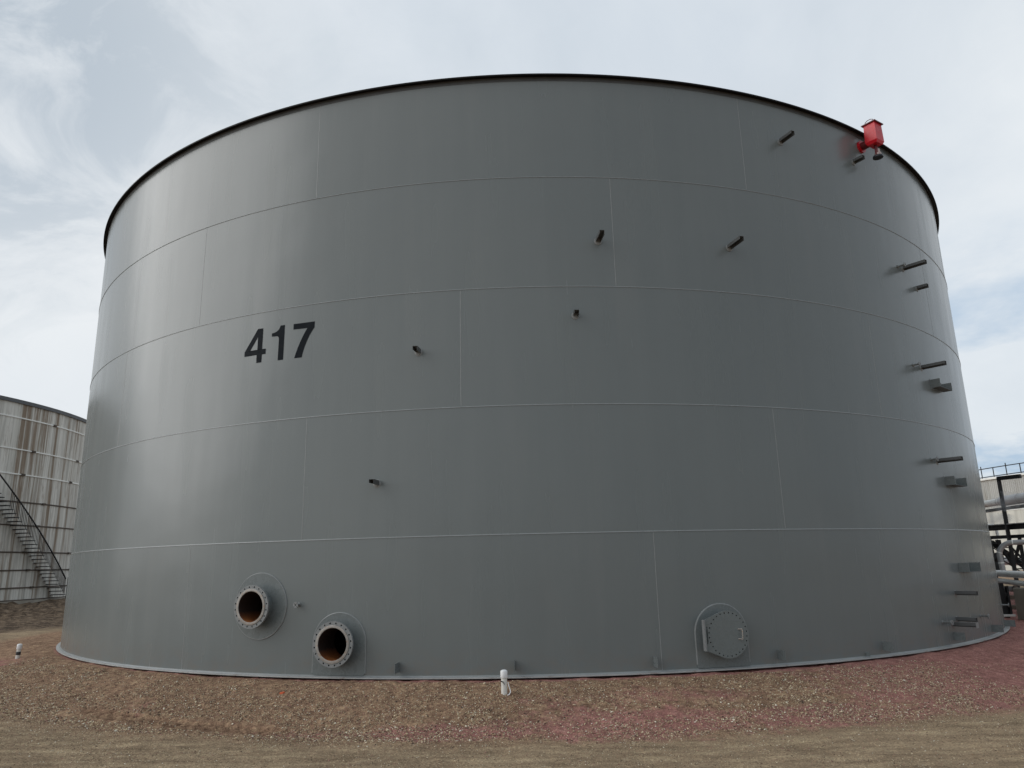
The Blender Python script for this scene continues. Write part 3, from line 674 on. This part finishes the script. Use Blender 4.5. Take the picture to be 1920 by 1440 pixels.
# white capped standpipes in the mound
def standpipe(x, y, h, label, tape=False, wire=False, lean=0):
    z = float(ground_z(np.array([x]), np.array([y]))[0]) - .06; r = .05
    t = root('standpipe', (x, y, z), label, 'standpipe', 'white capped standpipes round the grey tank')
    ax = Vector((lean, 0, 1)).normalized(); o = Vector((x, y, z)); h += .06
    m = MB(); m.lathe([(r, 0), (r, h - .03), (0, h - .03)], o, ax, 28); m.build('pipe', M_pvc, t)
    m = MB(); m.lathe([(r + .008, h - .115), (r + .010, h - .11), (r + .010, h - .02), (r + .004, h - .004), (r * .6, h + .008), (0, h + .010)], o, ax, 28); m.build('cap', M_cap, t)
    if tape: m = MB(); m.lathe([(r + .002, h - .26), (r + .004, h - .255), (r + .004, h - .185), (r + .002, h - .18)], o, ax, 28); m.build('tape_band', M_tape, t)
    if wire:
        m = MB(); m.tube([o + Vector(p) for p in ((.065, -.02, .27), (.082, -.035, .19), (.095, -.03, .12), (.10, -.05, .10), (.085, -.07, .065), (.06, -.09, .055))], .009, 6); m.build('loose_strap', M_cap, t)
        m = MB(); m.box(o + ax * (h - .17) + Vector((-.035, -.052, 0)), (.022, .008, -.006), (-.003, .008, 0), (0, 0, .008)); m.box(o + ax * (h - .205) + Vector((-.005, -.060, 0)), (.008, 0, -.014), (0, .004, 0), (0, 0, .012)); m.build('black_tag', M_tape, t)
standpipe(-.43, 13.08, .375, 'white capped plastic standpipe in front of the middle of the grey tank')
standpipe(-13.0, 19.62, .34, 'short white standpipe with a black band left of the grey tank', tape=True, lean=.05)
# (strap and tag belong to the middle standpipe)
def strap():
    t = bpy.data.objects['standpipe']; o = ORG[t.name]; h = .435
    m = MB(); m.tube([o + Vector(p) for p in ((.065, -.02, .25), (.082, -.035, .18), (.100, -.03, .13), (.105, -.05, .10), (.085, -.08, .07), (.055, -.10, .06))], .008, 6); m.build('loose_strap', M_cap, t)
    m = MB(); m.box(o + Vector((-.032, -.058, h - .17)), (.022, -.004, -.006), (.002, .008, 0), (0, 0, .008)); m.box(o + Vector((.0, -.064, h - .20)), (.007, 0, -.016), (0, .003, 0), (.004, 0, .004)); m.build('black_tag', M_tape, t)
strap()
# odd bits on the ground
def scrap(px, py, s, mat, name, label, cat):
    z = float(ground_z(np.array([px]), np.array([py]))[0]); m = MB(); vs = []
    pts = [(math.cos(2 * PI * k / 7) * s * random.uniform(.6, 1.2), math.sin(2 * PI * k / 7) * s * .7 * random.uniform(.6, 1.2)) for k in range(7)]
    m.plate([p for p in pts], [], (px, py, z - .01), (1, 0, .1), (0, 1, .1), (0, 0, 1), s * .7); tag(m.build(name, mat, None, smooth=False), label, cat)
scrap(-4.33, 13.72, .045, M_orange, 'plastic_scrap', 'small orange scrap on the gravel below the lower pipe nozzle', 'scrap')
scrap(9.35, 14.35, .07, M_steel, 'stone', 'dark clod on the red gravel below the right end of the tank', 'stone')
r0 = None
A, B = Vector((-34.0, 42.5, 0)), Vector((-30.5, 43.3, 0))
for i, (p, q, lab) in enumerate((((-35.4, 38.2), (-32.2, 39.2), 'pale plank lying on the bank at the foot of the old tank stair'),)):
    zp = float(ground_z(np.array([p[0]]), np.array([p[1]]))[0]) + .12; zq = float(ground_z(np.array([q[0]]), np.array([q[1]]))[0]) + .12
    m = MB(); beam(m, (*p, zp), (*q, zq), .3, .08); tag(m.build('plank', M_conc, None, smooth=False), lab, 'plank')

# ------------------------------------------------------------------ sky
w = bpy.data.worlds.new('World'); sc.world = w; w.use_nodes = True; nt = w.node_tree
bg = nt.nodes['Background']; bg.inputs['Strength'].default_value = .1
SUN = Vector((-.93, -.10, .50)).normalized()
sky = N(nt, 'ShaderNodeTexSky', sky_type='NISHITA'); sky.sun_disc = False
sky.sun_elevation = math.asin(SUN.z); sky.sun_rotation = math.atan2(SUN.x, SUN.y)
tc = N(nt, 'ShaderNodeTexCoord'); sep = N(nt, 'ShaderNodeSeparateXYZ'); L(nt, tc.outputs['Generated'], sep.inputs[0])
zz = math_(nt, 'ADD', math_(nt, 'MAXIMUM', sep.outputs[2], 0.0), .22)
cmb = N(nt, 'ShaderNodeCombineXYZ'); L(nt, math_(nt, 'DIVIDE', sep.outputs[0], zz), cmb.inputs[0]); L(nt, math_(nt, 'DIVIDE', sep.outputs[1], zz), cmb.inputs[1])
def mp(loc, scl=(1, 1, 1)):
    q = N(nt, 'ShaderNodeMapping'); q.inputs['Location'].default_value = loc; q.inputs['Scale'].default_value = scl; L(nt, cmb.outputs[0], q.inputs[0]); return q.outputs[0]
def dm(loc, scl):
    q = N(nt, 'ShaderNodeMapping'); q.inputs['Location'].default_value = loc; q.inputs['Scale'].default_value = scl; L(nt, tc.outputs['Generated'], q.inputs[0]); return q.outputs[0]
n1 = noise(nt, dm((3.1, 1.7, .4), (1, 1, 1.7)), 2.6, 9, .56, .5)
n2 = noise(nt, mp((7.3, 4.4, 0)), .55, 3, .5, .3)
n3 = noise(nt, dm((1.3, 9.4, 2.0), (1, 1, 1.5)), 5.5, 10, .62, .8)
cl = ramp(nt, n1, [(.30, (5.4, 6.0, 6.6)), (.47, (6.5, 7.0, 7.5)), (.60, (7.4, 7.8, 8.1)), (.75, (8.4, 8.6, 8.7))])
soft = ramp(nt, n2, [(.35, (5.6, 6.3, 7.1)), (.65, (7.6, 8.0, 8.3))])
base = mix(nt, .5, cl, soft)
# sharper structure on the left side of the sky, smooth veil elsewhere
leftm = ramp(nt, math_(nt, 'ADD', math_(nt, 'MULTIPLY', sep.outputs[0], -1.0), .5), [(.62, 0), (.95, 1)])
patch = math_(nt, 'MULTIPLY', ramp(nt, n3, [(.50, 0), (.66, 1)]), math_(nt, 'ADD', math_(nt, 'MULTIPLY', leftm, .75), .08))
base = mix(nt, patch, base, (5.0, 5.75, 6.4))
base = mix(nt, math_(nt, 'MULTIPLY', leftm, .5), base, (8.5, 8.6, 8.6))
# a few blue breaks low on the right
def blob(d, c0, c1):
    v = Vector(d).normalized(); dt = N(nt, 'ShaderNodeVectorMath', operation='DOT_PRODUCT'); L(nt, tc.outputs['Generated'], dt.inputs[0]); dt.inputs[1].default_value = v
    return ramp(nt, dt.outputs['Value'], [(c0, 0), (c1, 1)])
blue = math_(nt, 'MULTIPLY', blob((.56, .80, .16), .975, .999), ramp(nt, noise(nt, mp((0, 0, 0), (.8, .8, 1)), 2.2, 6, .6, .4), [(.46, 0), (.62, .7)]))
base = mix(nt, blue, base, (2.7, 4.2, 6.0))
drk = math_(nt, 'MULTIPLY', blob((-.60, .70, .60), .95, .995), ramp(nt, n3, [(.35, .1), (.58, 1.0)]))
base = mix(nt, drk, base, (4.7, 5.3, 5.9))
# darker sky added out of view behind right, to dim the tank's right side
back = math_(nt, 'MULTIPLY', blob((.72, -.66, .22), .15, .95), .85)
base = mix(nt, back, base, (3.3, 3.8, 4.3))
base = mix(nt, math_(nt, 'MULTIPLY', blob((-.80, -.56, .28), .40, 1.0), .6), base, (9.4, 9.6, 9.7))  # brighter sky added out of view behind left, to lift the tank's left side
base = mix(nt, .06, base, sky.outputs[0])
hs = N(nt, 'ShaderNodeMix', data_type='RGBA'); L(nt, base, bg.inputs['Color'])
nt.nodes.remove(hs)

sl = bpy.data.lights.new('sun', 'SUN'); sl.energy = 1.0; sl.angle = rad(50); sl.color = (1, .985, .965)
so = bpy.data.objects.new('sun', sl); col.objects.link(so); so.rotation_euler = SUN.to_track_quat('Z', 'Y').to_euler()

# ------------------------------------------------------------------ camera
cd = bpy.data.cameras.new('camera'); cd.sensor_width = 36; cd.lens = 1384.53 / 1920 * 36; cd.clip_start = .1; cd.clip_end = 5000
cam = bpy.data.objects.new('camera', cd); col.objects.link(cam); sc.camera = cam
fw = Vector((-.01361562, .97185958, .23516713)); r2 = Vector((.99955331, .01948669, -.02265956)); u2 = Vector((.02660454, -.23475356, .97169078))
mt = Matrix((r2, u2, -fw)).transposed().to_4x4(); mt.translation = (0, 0, H0); cam.matrix_world = mt
sc.render.engine = 'CYCLES'; sc.cycles.max_bounces = 8
sc.view_settings.view_transform = 'Standard'; sc.view_settings.look = 'None'; sc.view_settings.gamma = 1; sc.view_settings.exposure = .15
sc.render.resolution_x = 1024; sc.render.resolution_y = 768
